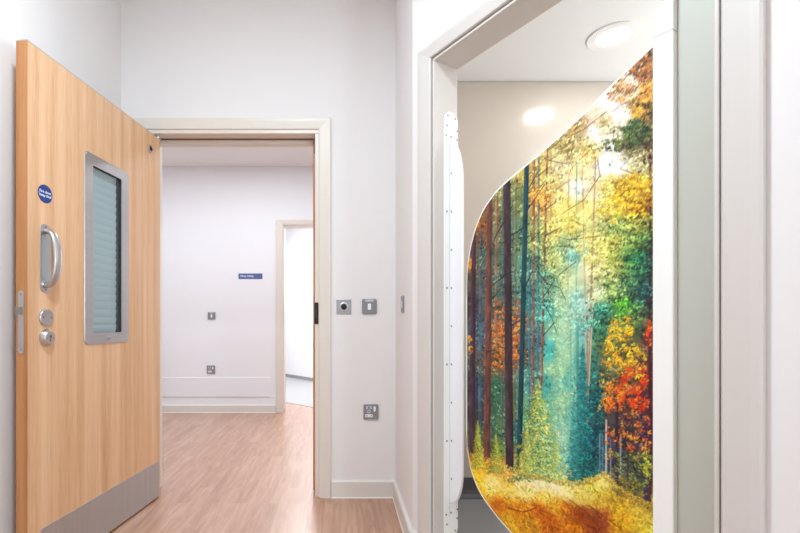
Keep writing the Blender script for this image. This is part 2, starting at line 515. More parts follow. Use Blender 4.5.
# ------------------------------------------------------------------ the open door leaf
HX = Vector((-1.0416, 2.565)); NX = Vector((-1.166, 1.6525))
dd = (NX - HX); LW = dd.length; dd.normalize()
rot = math.atan2(dd.y, dd.x)
door = tag(empty('hinged_door', (HX.x, HX.y, 0), rot),
           'beech-veneered hinged door standing wide open, with glazed vision panel and steel kick plate', 'door')
TH = 0.0447; Z0 = 0.008; Z1 = 2.0645
gx0, gx1, gz0, gz1 = 0.352, 0.573, 0.957, 1.726
bm = bmesh.new()
e = 0.0
for a, b in (((0, -TH, Z0), (gx0, 0, Z1)), ((gx1, -TH, Z0), (LW - 0.004, 0, Z1)),
             ((gx0, -TH, Z0), (gx1, 0, gz0)), ((gx0, -TH, gz1), (gx1, 0, Z1))):
    bm_box(bm, a, b)
bmesh.ops.remove_doubles(bm, verts=bm.verts, dist=1e-5)
obj('leaf', bm, M['beech'], door)
obj('edge_lipping', box((LW - 0.004, -TH, Z0), (LW, 0, Z1), 0.0008), M['lip'], door)['label'] = 'darker beech edge lipping'
obj('hinge_edge_strip', box((-0.003, -TH + 0.004, Z0), (0, 0.0, Z1)), M['alu'], door)
obj('top_strip', box((0.0, -TH, Z1), (LW, 0.0, Z1 + 0.005), 0.001), M['alu'], door)
pv = obj('top_pivot', box((-0.012, -0.034, Z1 + 0.005), (0.07, -0.006, Z1 + 0.011), 0.001), M['bright'], door)
obj('pivot_arm', lathe([(0.0, 0), (0.016, 0), (0.016, 0.006), (0, 0.006)], 20,
    T(-0.014, -0.018, Z1 + 0.011) @ Matrix.Rotation(PI / 2, 4, 'X')), M['bright'], pv)

# vision panel
vo = rrect(0.3005, 0.6195, 0.912, 1.7725, 0.022)
vi = rrect(0.357, 0.5675, 0.9615, 1.7225, 0.006)
vf = obj('vision_frame', ring_plate(vo, vi, 0.0, 0.0042, 0.0016), M['steel'], door)
for sx, sz in [(0.314, 0.926), (0.606, 0.926), (0.314, 1.758), (0.606, 1.758), (0.46, 1.748), (0.327, 1.2), (0.327, 1.48), (0.595, 1.2), (0.595, 1.48)]:
    obj('screw', lathe([(0.0, 0), (0.0055, 0), (0.0045, 0.0014), (0.0, 0.0016)], 12, T(sx, 0.0042, sz)), M['bright'], vf)
kb = obj('blind_knob', lathe([(0.0, 0), (0.010, 0), (0.010, 0.003), (0.0055, 0.004), (0.0055, 0.009), (0.004, 0.011), (0, 0.011)], 18, T(0.462, 0.0042, 0.938)), M['bright'], door, smooth=True)
obj('key_hole', lathe([(0.0, 0), (0.0026, 0), (0.0, 0.0004)], 10, T(0.462, 0.0152, 0.938)), M['black'], kb)
lin_ = obj('cavity_lining', ring_plate(rrect(gx0, gx1, gz0, gz1, 0.002), rrect(gx0 + 0.004, gx1 - 0.004, gz0 + 0.004, gz1 - 0.004, 0.001), -TH + 0.003, -0.001, 0.0005), M['dark'], door)
obj('vision_glass', box((gx0 + 0.004, -0.009, gz0 + 0.004), (gx1 - 0.004, -0.005, gz1 - 0.004)), M['glass'], door)
bm = bmesh.new()
ns = 21; pitch = (gz1 - gz0 - 0.012) / ns
for i in range(ns):
    zc = gz0 + 0.006 + pitch * (i + 0.5)
    hw = pitch * 0.56
    prof = []
    for j in range(7):
        t = -1 + 2 * j / 6
        prof.append((-0.0205 + 0.0036 * t + 0.0012 * (1 - t * t), zc + t * hw))
    back = [(y - 0.0009, z) for y, z in prof[::-1]]
    bm_prism(bm, prof + back, gx0 + 0.018, gx1 - 0.008, axis='x')
obj('louvre_blind', bm, M['slat'], door, smooth=50)['label'] = 'pale blue-grey louvre blind behind glass'
obj('cavity_back', box((gx0 + 0.004, -TH + 0.004, gz0 + 0.004), (gx1 - 0.004, -TH + 0.008, gz1 - 0.004)), M['dark'], door)

# round fire door sign
sg = obj('fire_door_sign', prism(circle(0.8352, 1.516, 0.0355, 36), 0.0, 0.0016, axis='y'), M['blue'], door)
sg['label'] = 'round blue fire door sign'
TM = Matrix(((-1, 0, 0, 0.8352), (0, 0, 1, 0.0018), (0, 1, 0, 1.516), (0, 0, 0, 1)))
obj('lettering', text_bm('Fire door\nkeep shut', 0.0150, TM, line=0.95), M['letter'], sg)
for sx in (0.8352 - 0.0315, 0.8352 + 0.0315):
    obj('dot', prism(circle(sx, 1.516, 0.0016, 10), 0.0016, 0.0021, axis='y'), M['letter'], sg)

# pull handle: back plate and crescent grip
hx, hz0, hz1 = 0.8345, 1.130, 1.399
ph = obj('pull_handle', prism(rrect(hx - 0.0265, hx + 0.0265, hz0, hz1, 0.026, 8), 0.0, 0.003, axis='y', bev=0.001), M['bright'], door)
obj('finger_recess', prism(rrect(hx - 0.019, hx + 0.019, hz0 + 0.040, hz1 - 0.040, 0.018, 8), 0.003, 0.0042, axis='y', bev=0.0005), M['blueplate'], ph)
bm = bmesh.new(); loops = []
nseg = 30
for i in range(nseg + 1):
    t = i / nseg
    zc = hz0 + 0.028 + (hz1 - hz0 - 0.056) * (0.5 - 0.5 * math.cos(PI * t)) 
    a = PI * t
    y = 0.004 + 0.048 * (math.sin(a) ** 0.80 if 0 < t < 1 else 0)
    p = Vector((hx - 0.003, y, zc)); loops.append(p)
pts = loops; lps = []
for i, p in enumerate(pts):
    q0_ = pts[max(0, i - 1)]; q1_ = pts[min(nseg, i + 1)]
    tg = (q1_ - q0_).normalized() if i not in (0, nseg) else Vector((0, 1 if i == 0 else -1, 0))
    side = Vector((1, 0, 0)); up = side.cross(tg).normalized()
    wv = 0.0135 + 0.006 * math.sin(PI * i / nseg); hv = 0.0105
    lps.append([p + side * (wv * math.cos(2 * PI * j / 18)) + up * (hv * math.sin(2 * PI * j / 18)) for j in range(18)])
bm_loops(bm, lps)
obj('grip', bm, M['bright'], ph, smooth=70)
for sz in (hz0 + 0.011, hz1 - 0.011):
    obj('screw', lathe([(0, 0), (0.005, 0), (0.004, 0.0014), (0, 0.0015)], 12, T(hx, 0.003, sz)), M['screw'], ph)

# blank disc and lock cylinder
cd = obj('cover_disc', lathe([(0, 0), (0.0345, 0), (0.0345, 0.005), (0.032, 0.0075), (0, 0.0078)], 36, T(0.8312, 0, 1.033)), M['bright'], door, smooth=40)
for sx in (-0.020, 0.020):
    obj('screw', lathe([(0, 0), (0.0048, 0), (0.0, 0.0006)], 12, T(0.8312 + sx, 0.0077, 1.033)), M['grey'], cd)
lk = obj('lock_cylinder', lathe([(0, 0), (0.0340, 0), (0.0340, 0.004), (0.027, 0.018), (0.024, 0.021), (0, 0.0212)], 36, T(0.831, 0, 0.9535)), M['bright'], door, smooth=40)
bm = bmesh.new()
bm_prism(bm, circle(0.831, 0.9585, 0.0058, 16), 0.0212, 0.0218, axis='y')
bm_box(bm, (0.8282, 0.0212, 0.9395), (0.8338, 0.0218, 0.9585))
obj('keyhole', bm, M['brown'], lk)
for sx in (-0.016, 0.016):
    obj('screw', lathe([(0, 0), (0.0035, 0), (0.0, 0.0006)], 12, T(0.831 + sx, 0.0212, 0.952)), M['grey'], lk)

# lock face plate on the leading edge
fpz = obj('lock_faceplate', prism(rrect(-0.0345, -0.0105, 0.897, 1.133, 0.0118, 8), LW, LW + 0.0022, axis='x'), M['bright'], door)
lb = bmesh.new()
bm_prism(lb, [(-0.036, LW + 0.002), (-0.015, LW + 0.002), (-0.015, LW + 0.005), (-0.036, LW + 0.0135)], 1.043, 1.071, axis='z')
for v in lb.verts: v.co = Vector((v.co.y, v.co.x, v.co.z))
bmesh.ops.recalc_face_normals(lb, faces=lb.faces)
obj('latch_bolt', lb, M['screw'], fpz)
for sz in (0.912, 1.118):
    obj('screw', prism(circle(-0.0225, sz, 0.0035, 12), LW + 0.0022, LW + 0.003, axis='x'), M['grey'], fpz)

# door viewer
dv = obj('door_viewer', ring_plate(circle(0.1002, 1.9735, 0.022, 28), circle(0.1002, 1.9735, 0.0145, 28), 0.0, 0.006, 0.002), M['bright'], door, smooth=40)
obj('lens', lathe([(0, 0.001), (0.0145, 0.001), (0.011, 0.004), (0, 0.005)], 24, T(0.1002, 0, 1.9735)), M['black'], dv, smooth=60)

# kick plate
kpz = obj('kick_plate', prism(rrect(0.012, 0.858, Z0 + 0.002, 0.2135, 0.010), 0.0, 0.0018, axis='y', bev=0.0005), M['steel_h'], door)
for sx in (0.026, 0.44, 0.844):
    for sz in (0.199, 0.024):
        obj('screw', lathe([(0, 0), (0.0045, 0), (0.0, 0.001)], 12, T(sx, 0.0018, sz)), M['bright'], kpz)
obj('bottom_seal', box((0.004, -TH + 0.012, 0.001), (LW - 0.004, -0.008, Z0), 0.0), M['black'], door)

# ------------------------------------------------------------------ soft en-suite door with a printed forest
UP = 0.080
TOPC = [(0.0935, 1.1042), (0.0988, 1.2336), (0.108, 1.285), (0.120, 1.3317), (0.137, 1.378), (0.156, 1.4169), (0.174, 1.446), (0.1956, 1.4711), (0.2338, 1.5042), (0.262, 1.522), (0.2927, 1.5375),
        (0.3888, 1.5780), (0.5004, 1.6286), (0.5674, 1.6643), (0.6784, 1.7300), (0.7760, 1.7830)]
BOTC = [(0.0935, 0.5764), (0.0988, 0.4965), (0.1147, 0.4282), (0.131, 0.392), (0.1509, 0.3595), (0.172, 0.336), (0.1956, 0.3161), (0.2523, 0.2761), (0.3145, 0.2430), (0.4, 0.205), (0.5, 0.165), (0.6, 0.128), (0.70, 0.095), (0.7760, 0.075)]
def interp(c, a):
    if a <= c[0][0]: return c[0][1]
    for (a0, z0), (a1, z1) in zip(c, c[1:]):
        if a <= a1: return z0 + (z1 - z0) * (a - a0) / (a1 - a0)
    return c[-1][1]

# ---- painting of the forest print, in the panel's own metres (1.25 mm per cell)
RES = 0.00125
PA0, PZ1 = 0.085, 1.80
PWd, PHt = int(0.705 / RES), int(1.76 / RES)
cv_ = np.zeros((PHt, PWd, 3))
def cell(px, py):
    """a position measured on the photograph, brought back onto the panel's plane -> raster column, row"""
    t = (px - 340.0) / 444.0
    b = W2(0, UP)
    a = (t * b.y - b.x) / (E1.x - t * E1.y)
    Y = b.y + a * E1.y
    z = CAMZ + (320.0 - py) / 444.0 * Y
    return (a - PA0) / RES, (PZ1 - z) / RES
def mpp(px):
    c0 = cell(px - 0.5, 320); c1 = cell(px + 0.5, 320)
    return c1[0] - c0[0]
def mpy(px):
    return cell(px, 321)[1] - cell(px, 320)[1]
def vnoise(sx, sy, seed):
    r = np.random.default_rng(seed)
    gh, gw = int(PHt / sy) + 3, int(PWd / sx) + 3
    g = r.random((gh, gw))
    yy = np.arange(PHt) / sy; xx = np.arange(PWd) / sx
    y0 = yy.astype(int); x0 = xx.astype(int)
    fy = (yy - y0)[:, None]; fx = (xx - x0)[None, :]
    fy = fy * fy * (3 - 2 * fy); fx = fx * fx * (3 - 2 * fx)
    A = g[y0][:, x0]; B = g[y0][:, x0 + 1]; C_ = g[y0 + 1][:, x0]; D = g[y0 + 1][:, x0 + 1]
    return (A * (1 - fx) + B * fx) * (1 - fy) + (C_ * (1 - fx) + D * fx) * fy
def fbm(s, seed, asp=1.0):
    return (vnoise(s, s * asp, seed) + 0.55 * vnoise(s / 2.1, s * asp / 2.1, seed + 1) + 0.3 * vnoise(s / 4.3, s * asp / 4.3, seed + 2)) / 1.85
RR, CC = np.mgrid[0:PHt, 0:PWd].astype(float)
def col(*c): return np.array(c, float) / 255.0
def blend(mask, c):
    global cv_
    cv_ = cv_ * (1 - mask[..., None]) + mask[..., None] * c
def dab(cx, cy, rx, ry, c, al=1.0, ang=0.0, soft=0.45):
    R = max(rx, ry) + 1
    x0, x1 = int(max(0, cx - R)), int(min(PWd, cx + R + 1)); y0, y1 = int(max(0, cy - R)), int(min(PHt, cy + R + 1))
    if x1 <= x0 or y1 <= y0: return
    X = CC[y0:y1, x0:x1] - cx; Y = RR[y0:y1, x0:x1] - cy
    if ang:
        ca, sa = math.cos(ang), math.sin(ang)
        X, Y = X * ca + Y * sa, -X * sa + Y * ca
    d = (X / rx) ** 2 + (Y / ry) ** 2
    m = np.clip((1 - d) / soft, 0, 1) * al
    w = cv_[y0:y1, x0:x1]
    w += m[..., None] * (c - w)
def glow_blob(px, py, wpx, hpx, c, al):
    x, y = cell(px, py); rx = wpx * mpp(px); ry = hpx * mpy(px)
    d = ((CC - x) / rx) ** 2 + ((RR - y) / ry) ** 2
    blend(np.exp(-d * 1.2) * al, c)
def stroke(p, q, w0, w1, c, al=1.0, jit=0.06, bark=True):
    """tapered trunk or branch between two measured points, widths in photo pixels; returns nothing"""
    x0, y0 = cell(*p); x1, y1 = cell(*q)
    w0 = w0 * mpp(p[0]) / 2; w1 = w1 * mpp(q[0]) / 2
    R = max(w0, w1) + 2
    xa, xb = int(max(0, min(x0, x1) - R)), int(min(PWd, max(x0, x1) + R + 1))
    ya, yb = int(max(0, min(y0, y1) - R)), int(min(PHt, max(y0, y1) + R + 1))
    if xb <= xa or yb <= ya: return
    X = CC[ya:yb, xa:xb] - x0; Y = RR[ya:yb, xa:xb] - y0
    dx, dy = x1 - x0, y1 - y0; L2 = dx * dx + dy * dy; L = math.sqrt(L2)
    t = np.clip((X * dx + Y * dy) / L2, 0, 1)
    side = (X * dy - Y * dx) / L
    dist = np.hypot(X - t * dx, Y - t * dy)
    w = w0 + (w1 - w0) * t
    m = np.clip((w - dist) / 1.6 + 0.5, 0, 1) * al
    cc = np.ones(m.shape + (3,)) * c
    if bark:
        s = np.clip(side / np.maximum(w, 1), -1, 1)
        nz = BARK[ya:yb, xa:xb]
        cc = cc * (0.62 + 0.20 * s[..., None] * (-1) + 0.80 * (nz[..., None]))
    v = cv_[ya:yb, xa:xb]
    v += m[..., None] * (np.clip(cc, 0, 1) - v)
BARK = fbm(7, 70, 4.0)
r_ = random.Random(5)
LS = 0.62
def leaves(px, py, wpx, hpx, n, cols, smin=2.0, smax=5.0, al=0.85, shape='ell', mult=2.2):
    """cluster of leaf dabs, sizes in raster cells"""
    for _ in range(int(n * mult)):
        if shape == 'tri':
            t = math.sqrt(r_.random()); u = (r_.random() * 2 - 1) * t
            tier = 0.72 + 0.28 * math.sin(t * 30.0)
            x, y = px + u * wpx * tier, py - hpx + 2 * hpx * t
            sh = 0.74 + 0.40 * (0.5 - 0.5 * u) + 0.16 * math.sin(t * 30.0)
        else:
            a = r_.random() * 2 * PI; q = math.sqrt(r_.random())
            x, y = px + math.cos(a) * q * wpx, py + math.sin(a) * q * hpx
            sh = 1.06 - 0.22 * math.sin(a) * q
        cx, cy = cell(x, y)
        c = col(*r_.choice(cols)) * sh * (0.78 + 0.40 * r_.random())
        s = (smin + (smax - smin) * r_.random() ** 1.8) * LS
        dab(cx, cy, s * 1.25, s * (0.40 + 0.4 * r_.random()), np.clip(c, 0, 1), al, r_.random() * PI)
def clumps(px, py, wpx, hpx, n, k, cols, smin, smax, al=0.85, cw=0.20):
    """boughs: flat sub-clusters, each with its own tone"""
    for _ in range(n):
        a = r_.random() * 2 * PI; q = math.sqrt(r_.random())
        sh = 0.62 + 0.62 * r_.random()
        cc = [tuple(min(255, v * sh) for v in c) for c in cols]
        leaves(px + math.cos(a) * q * wpx, py + math.sin(a) * q * hpx, wpx * cw + 1.4, wpx * cw * 0.5 + 1.2, k, cc, smin, smax, al, mult=1.7)

PRINT_SAT = 1.10
# tones of the print, measured here and there over the picture (column, row, red, green, blue)
TONES = """550 140 200 170 110/545 160 205 175 110/535 175 190 160 90/560 160 225 200 150/540 200 220 150 80/555 195 225 190 120/520 200 110 120 80/515 230 90 120 95/535 240 150 160 95/555 230 215 195 110/500 230 95 105 80/480 230 120 80 50/495 255 70 100 85/530 262 90 130 110/555 262 180 185 110/
650 60 120 75 45/640 75 170 110 75/630 80 235 215 200/620 85 200 150 110/600 90 255 240 228/590 110 230 200 170/575 125 170 130 85/610 100 250 235 225/645 90 180 120 60/640 110 170 120 50/620 115 250 235 225/605 125 210 180 130/650 115 120 95 60/595 135 250 236 224/630 140 70 85 50/645 135 90 85 55/575 145 190 160 110/610 145 250 240 230/
565 150 150 130 80/590 150 210 175 100/575 165 230 205 140/605 165 255 246 236/625 145 110 95 60/640 155 150 135 100/650 150 90 70 50/640 170 215 195 140/620 165 252 240 225/575 190 250 238 215/595 190 236 215 160/610 185 220 190 100/630 185 225 180 60/645 185 200 150 45/565 205 230 200 110/580 210 245 215 120/600 210 230 210 130/620 205 215 160 40/640 205 190 130 30/570 225 220 195 100/600 225 190 190 120/615 225 120 140 85/640 225 140 140 70/565 240 150 170 120/590 240 235 215 120/610 240 190 180 90/630 240 130 150 80/645 240 70 100 60/570 258 130 185 165/590 260 230 215 120/610 258 180 180 90/630 260 60 125 75/645 260 30 80 60/
565 265 170 190 140/570 280 215 220 150/585 270 235 225 165/600 265 225 215 140/620 265 150 160 90/640 268 60 110 80/648 262 30 60 60/565 300 180 205 150/578 300 150 200 185/595 295 200 205 150/610 290 130 150 90/630 285 70 110 80/645 290 40 80 80/565 330 190 215 160/580 330 110 170 160/600 310 60 120 105/605 330 60 110 85/620 308 70 120 60/622 325 120 120 60/635 330 70 90 60/612 345 110 110 60/628 345 100 100 60/640 350 110 90 60/565 355 170 205 150/578 360 60 130 120/590 365 60 120 110/605 365 90 100 70/625 365 110 90 55/640 365 100 70 55/570 380 70 150 140/585 385 20 95 95/600 385 60 90 75/615 392 110 70 45/630 385 90 70 50/643 375 100 50 40/648 340 80 50 50/
565 400 150 190 130/575 410 40 120 115/590 400 20 80 85/605 405 70 70 65/620 400 80 50 45/640 400 80 40 45/565 430 110 170 150/580 430 20 90 95/592 440 20 60 75/603 440 60 70 90/610 430 70 60 60/625 430 60 50 55/640 425 70 50 55/648 430 60 42 62/565 460 80 150 145/585 465 25 85 90/600 455 40 60 80/612 460 60 55 70/630 465 70 75 60/645 470 60 60 55/570 478 190 190 130/590 485 200 180 80/600 482 235 210 110/620 490 110 100 50/640 500 120 100 50/650 505 150 130 60/565 492 245 215 120/580 498 225 190 90/600 500 215 170 60/620 505 200 150 50/640 515 215 170 60/565 510 190 110 30/580 515 150 70 25/600 518 140 75 40/620 522 200 140 35/645 525 215 180 70/575 528 190 110 25/595 530 130 60 30/
468 270 90 80 70/470 300 60 55 60/480 290 90 90 80/480 330 70 90 100/495 290 70 105 95/500 310 90 90 75/500 335 130 95 65/498 360 110 90 65/518 320 120 95 75/516 350 120 90 70/530 300 60 110 105/535 340 70 110 115/535 380 90 140 130/545 280 90 140 120/545 310 90 160 145/550 350 80 165 155/548 385 80 155 145/556 330 150 200 160/558 370 170 205 140/500 390 60 100 80/475 390 50 70 80/
475 410 50 60 60/470 440 80 90 55/480 440 90 100 55/492 430 60 90 80/500 430 80 110 80/497 450 100 120 70/515 430 60 100 95/525 420 90 140 100/535 410 120 165 120/535 440 110 150 110/545 430 120 165 125/550 410 130 180 135/556 440 120 180 150/530 465 120 140 85/548 462 150 180 130/558 470 90 160 155/470 455 190 130 40/480 465 235 170 50/495 463 200 140 70/510 472 225 160 80/520 478 250 215 140/540 480 250 225 160/555 485 255 235 170/475 475 240 180 50/490 485 250 215 120/505 490 240 190 80/480 490 245 190 60/525 492 250 220 130/545 498 245 200 90/500 505 190 110 30/520 508 200 120 30/540 510 190 100 25/555 505 215 150 50/505 520 215 160 50/530 525 190 130 40/550 525 170 90 25/560 545 170 96 30/600 550 140 74 34/640 550 190 150 56/640 600 150 110 50/560 600 150 90 34"""
TP = np.array([[float(v) for v in t.split()] for t in TONES.replace('\n', '').split('/') if t.strip()])
def pix_of(c, r):
    """raster column,row -> position on the picture"""
    a = PA0 + c * RES; z = PZ1 - r * RES
    b = W2(0, UP)
    X = b.x + a * E1.x; Y = b.y + a * E1.y
    return 340 + 444 * X / Y, 320 - 444 * (z - CAMZ) / Y
Q = 4
qx, qy = pix_of(CC[::Q, ::Q], RR[::Q, ::Q])
num = np.zeros(qx.shape + (3,)); den = np.zeros(qx.shape)
for x, y, r, g, b in TP:
    d2 = ((qx - x) * 1.15) ** 2 + (qy - y) ** 2
    w = 1.0 / (d2 + 14.0) ** 2.1
    num += w[..., None] * np.array([r, g, b]) / 255.0; den += w
BASEQ = num / den[..., None]
cv_[:] = np.repeat(np.repeat(BASEQ, Q, 0), Q, 1)[:PHt, :PWd]
BASE = cv_.copy()
PXm, PYm = pix_of(CC, RR)
n1 = fbm(30, 3, 0.7); n2 = fbm(11, 9, 0.8)
cv_ *= (0.70 + 0.34 * n1 + 0.26 * n2)[..., None]
cv_ = np.clip(cv_, 0, 1)
def base_at(cx, cy):
    return BASE[int(min(PHt - 1, max(0, cy))), int(min(PWd - 1, max(0, cx)))]
GP = [(460, 450), (472, 456), (490, 461), (510, 469), (530, 475), (552, 481), (575, 484), (592, 480), (604, 474), (616, 486), (632, 497), (655, 507)]
def ground_y(x): return np.interp(x, [p[0] for p in GP], [p[1] for p in GP])
def haze(x, y):
    return math.exp(-(((x - 566) / 20.0) ** 2 + ((y - 390) / 110.0) ** 2))
def field(n, x0, x1, y0, y1, smin, smax, amp, al=0.8, flat=0.55, sub=7, warm=0.10):
    """boughs everywhere: little flat groups of leaves in the local tone, lighter on top, darker below"""
    for _ in range(n):
        x = x0 + (x1 - x0) * r_.random(); y = y0 + (y1 - y0) * r_.random()
        if y > ground_y(x) - 1: continue
        cx, cy = cell(x, y)
        if not (-6 < cx < PWd + 6 and -6 < cy < PHt + 6): continue
        b = base_at(cx, cy); L = float(b.mean())
        if L > 0.74 and r_.random() < 0.84: continue
        h = haze(x, y)
        A = amp * (1 - 0.55 * h) * (1.0 if L < 0.5 else max(0.45, 1.0 - 1.4 * (L - 0.5)))
        tone = 1 + A * (r_.random() * 2 - 1.08)
        R = 8 + 15 * r_.random()
        for k in range(sub):
            u, v = r_.gauss(0, 0.5), r_.gauss(0, 0.22)
            f = tone * (1 + 0.34 * A * (r_.random() * 2 - 1) - 0.5 * A * v)
            c = b * f
            if f > 1: c = c + (f - 1) * warm * np.array([1.0, 0.9, 0.2])
            else: c = c + (1 - f) * warm * np.array([-0.25, 0.05, 0.12])
            s = smin + (smax - smin) * r_.random() ** 2
            dab(cx + u * R * 1.4, cy + v * R, s * 1.25, s * (flat + 0.3 * r_.random()), np.clip(c, 0, 1), al, r_.random() * PI)
field(2600, 464, 655, 45, 500, 1.8, 4.6, 0.62)
# far, thin, hazy trunks
for x, y0, y1, w, c in [(497, 196, 335, 2.6, (150, 92, 76)), (481, 232, 455, 3.0, (82, 88, 106)), (516, 178, 420, 2.0, (116, 92, 84)), (503, 190, 440, 1.4, (92, 80, 80)),
                        (534, 160, 440, 2.8, (124, 84, 72)), (539, 156, 400, 2.2, (84, 100, 112)), (551, 150, 300, 1.3, (156, 130, 90)), (530, 260, 430, 2.0, (70, 100, 116)),
                        (569, 130, 330, 1.0, (176, 150, 100)), (577, 120, 420, 1.2, (96, 136, 120)), (571, 300, 440, 1.8, (84, 150, 140)), (578, 320, 450, 2.2, (54, 120, 118)), (559, 260, 420, 1.0, (120, 160, 130))]:
    stroke((x, y0), (x - 1, y1), w, w * 1.15, col(*c), 0.8)
stroke((596, 150), (587, 424), 1.3, 2.8, col(164, 124, 100), 0.9)
stroke((596, 250), (589, 386), 0.8, 1.0, col(236, 200, 170), 0.8, bark=False)
stroke((582, 150), (588, 424), 1.0, 2.2, col(178, 134, 110), 0.9)
stroke((548, 132), (540, 440), 1.8, 3.0, col(122, 84, 66), 0.95)
field(900, 540, 655, 60, 330, 1.8, 4.2, 0.60)
field(420, 464, 545, 170, 470, 1.8, 4.2, 0.62)
# rusty leaves between the trunks
RU = [(206, 116, 56), (176, 92, 50), (226, 140, 70), (150, 84, 54)]
clumps(500, 335, 9, 36, 46, 12, RU, 2, 5); clumps(517, 335, 5, 36, 30, 12, RU, 2, 5); clumps(540, 196, 9, 8, 22, 12, [(232, 150, 66), (214, 124, 56), (236, 180, 96)], 2, 5)
# trees of the middle distance
def conifer(x, y0, y1, hw, n, cols, smin, smax, al=0.85):
    """drooping tiers, ragged edge, sun from the upper right"""
    H = y1 - y0
    for _ in range(n):
        t = r_.random() ** 0.62
        tier = (t * 9.0) % 1.0
        wid = hw * t ** 0.9 * (0.58 + 0.50 * tier) * (0.8 + 0.35 * r_.random())
        u = r_.random() * 2 - 1
        px_ = x + u * wid; py_ = y0 + H * t + abs(u) * H * 0.028 + r_.gauss(0, 1.2)
        cx, cy = cell(px_, py_)
        f = (0.66 + 0.34 * (0.5 + 0.5 * u) + 0.34 * (1 - tier) * 0.7) * (0.72 + 0.5 * r_.random())
        c = col(*r_.choice(cols)) * f
        s = smin + (smax - smin) * r_.random() ** 1.8
        dab(cx, cy, s * 1.3, s * (0.4 + 0.35 * r_.random()), np.clip(c, 0, 1), al, (0.5 if u > 0 else -0.5) + r_.gauss(0, 0.5))
TL = [(16, 92, 98), (26, 110, 108), (8, 66, 80), (50, 134, 122), (12, 78, 84)]
PG = [(160, 204, 140), (200, 220, 140), (126, 184, 140), (224, 228, 156), (110, 176, 150)]
conifer(558, 300, 470, 14, 1500, PG, 1.4, 3.4, 0.7)
conifer(571, 290, 440, 9, 600, [(190, 214, 150), (150, 196, 150), (110, 180, 160)], 1.4, 3.2, 0.55)
conifer(583, 340, 484, 17, 2200, TL, 1.6, 4.0, 0.85)
conifer(599, 372, 482, 10, 900, TL + [(16, 56, 72)], 1.6, 4.0, 0.8)
conifer(574, 390, 482, 9, 600, TL[:2] + [(60, 146, 138)], 1.6, 3.6, 0.6)
# shafts of sunlit haze falling to the left
def shaft(x0, y0, x1, y1, w, c, al):
    t = np.clip((PYm - y0) / (y1 - y0), 0, 1)
    xc = x0 + (x1 - x0) * t
    m = np.exp(-((PXm - xc) / (w * (0.5 + t))) ** 2) * np.clip((PYm - y0) / 40, 0, 1) * np.clip((y1 + 12 - PYm) / 40, 0, 1) * al
    blend(m, col(*c))
shaft(588, 210, 560, 470, 10, (176, 222, 196), 0.26)
shaft(576, 250, 545, 450, 8, (120, 196, 186), 0.20)
shaft(590, 300, 572, 476, 6, (130, 206, 200), 0.18)
# near trunks
def trunk(p, q, w0, w1, c):
    stroke(p, q, w0, w1, col(*c))
trunk((474, 226), (472, 460), 4.5, 5.8, (70, 48, 58))
trunk((490, 198), (487, 470), 5.4, 6.6, (100, 62, 58))
trunk((507, 180), (510, 478), 7.2, 8.2, (60, 46, 52))
trunk((527, 164), (519, 472), 4.8, 5.2, (30, 62, 72))
BC = (40, 42, 50)
for p, q, w in [((508, 216), (497, 234), 1.6), ((497, 234), (493, 244), 1.0), ((526, 226), (511, 236), 1.4), ((511, 236), (500, 246), 0.9),
                ((526, 286), (532, 272), 1.2), ((532, 272), (538, 272), 1.1), ((538, 272), (548, 284), 1.0), ((548, 284), (560, 288), 0.8), ((560, 288), (566, 300), 0.6),
                ((528, 190), (538, 172), 1.0), ((528, 210), (545, 184), 1.0), ((543, 298), (555, 280), 0.9), ((543, 302), (552, 318), 0.9), ((543, 336), (555, 322), 1.0), ((552, 318), (556, 330), 0.8),
                ((540, 232), (528, 244), 1.0), ((545, 236), (560, 228), 0.9), ((510, 272), (494, 284), 1.3), ((492, 300), (500, 290), 1.0), ((511, 326), (520, 320), 1.2), ((487, 352), (496, 350), 1.0), ((545, 210), (562, 198), 0.9),
                ((549, 150), (562, 140), 0.8), ((548, 168), (536, 178), 0.8), ((546, 180), (534, 196), 0.8), ((548, 160), (566, 164), 0.7)]:
    stroke(p, q, w, w * 0.7, col(*BC), 0.9, bark=False)
BR = (74, 46, 34)
for p, q, w in [((652, 150), (634, 134), 1.4), ((634, 134), (618, 128), 0.9), ((652, 238), (628, 226), 1.2), ((628, 226), (606, 216), 0.8), ((652, 306), (632, 292), 1.6), ((632, 292), (606, 278), 1.0),
                ((648, 300), (640, 316), 1.4), ((600, 176), (584, 200), 1.0), ((584, 200), (562, 214), 0.8), ((598, 160), (600, 176), 0.9), ((606, 112), (586, 128), 1.0), ((586, 128), (572, 136), 0.8),
                ((632, 70), (614, 92), 1.0), ((600, 236), (570, 240), 0.9), ((570, 240), (556, 236), 0.7), ((648, 96), (630, 88), 1.0), ((576, 262), (560, 274), 0.8), ((640, 176), (618, 168), 1.0),
                ((618, 128), (600, 122), 0.7), ((590, 150), (572, 168), 0.7), ((560, 150), (576, 140), 0.7), ((630, 100), (612, 112), 0.8), ((570, 180), (556, 190), 0.6), ((620, 212), (600, 226), 0.7), ((588, 270), (600, 262), 0.6), ((586, 226), (572, 220), 0.6)]:
    stroke(p, q, w, w * 0.7, col(*BR), 0.85, bark=False)
trunk((650.5, 150), (649.5, 512), 2.4, 4.6, (74, 34, 44))
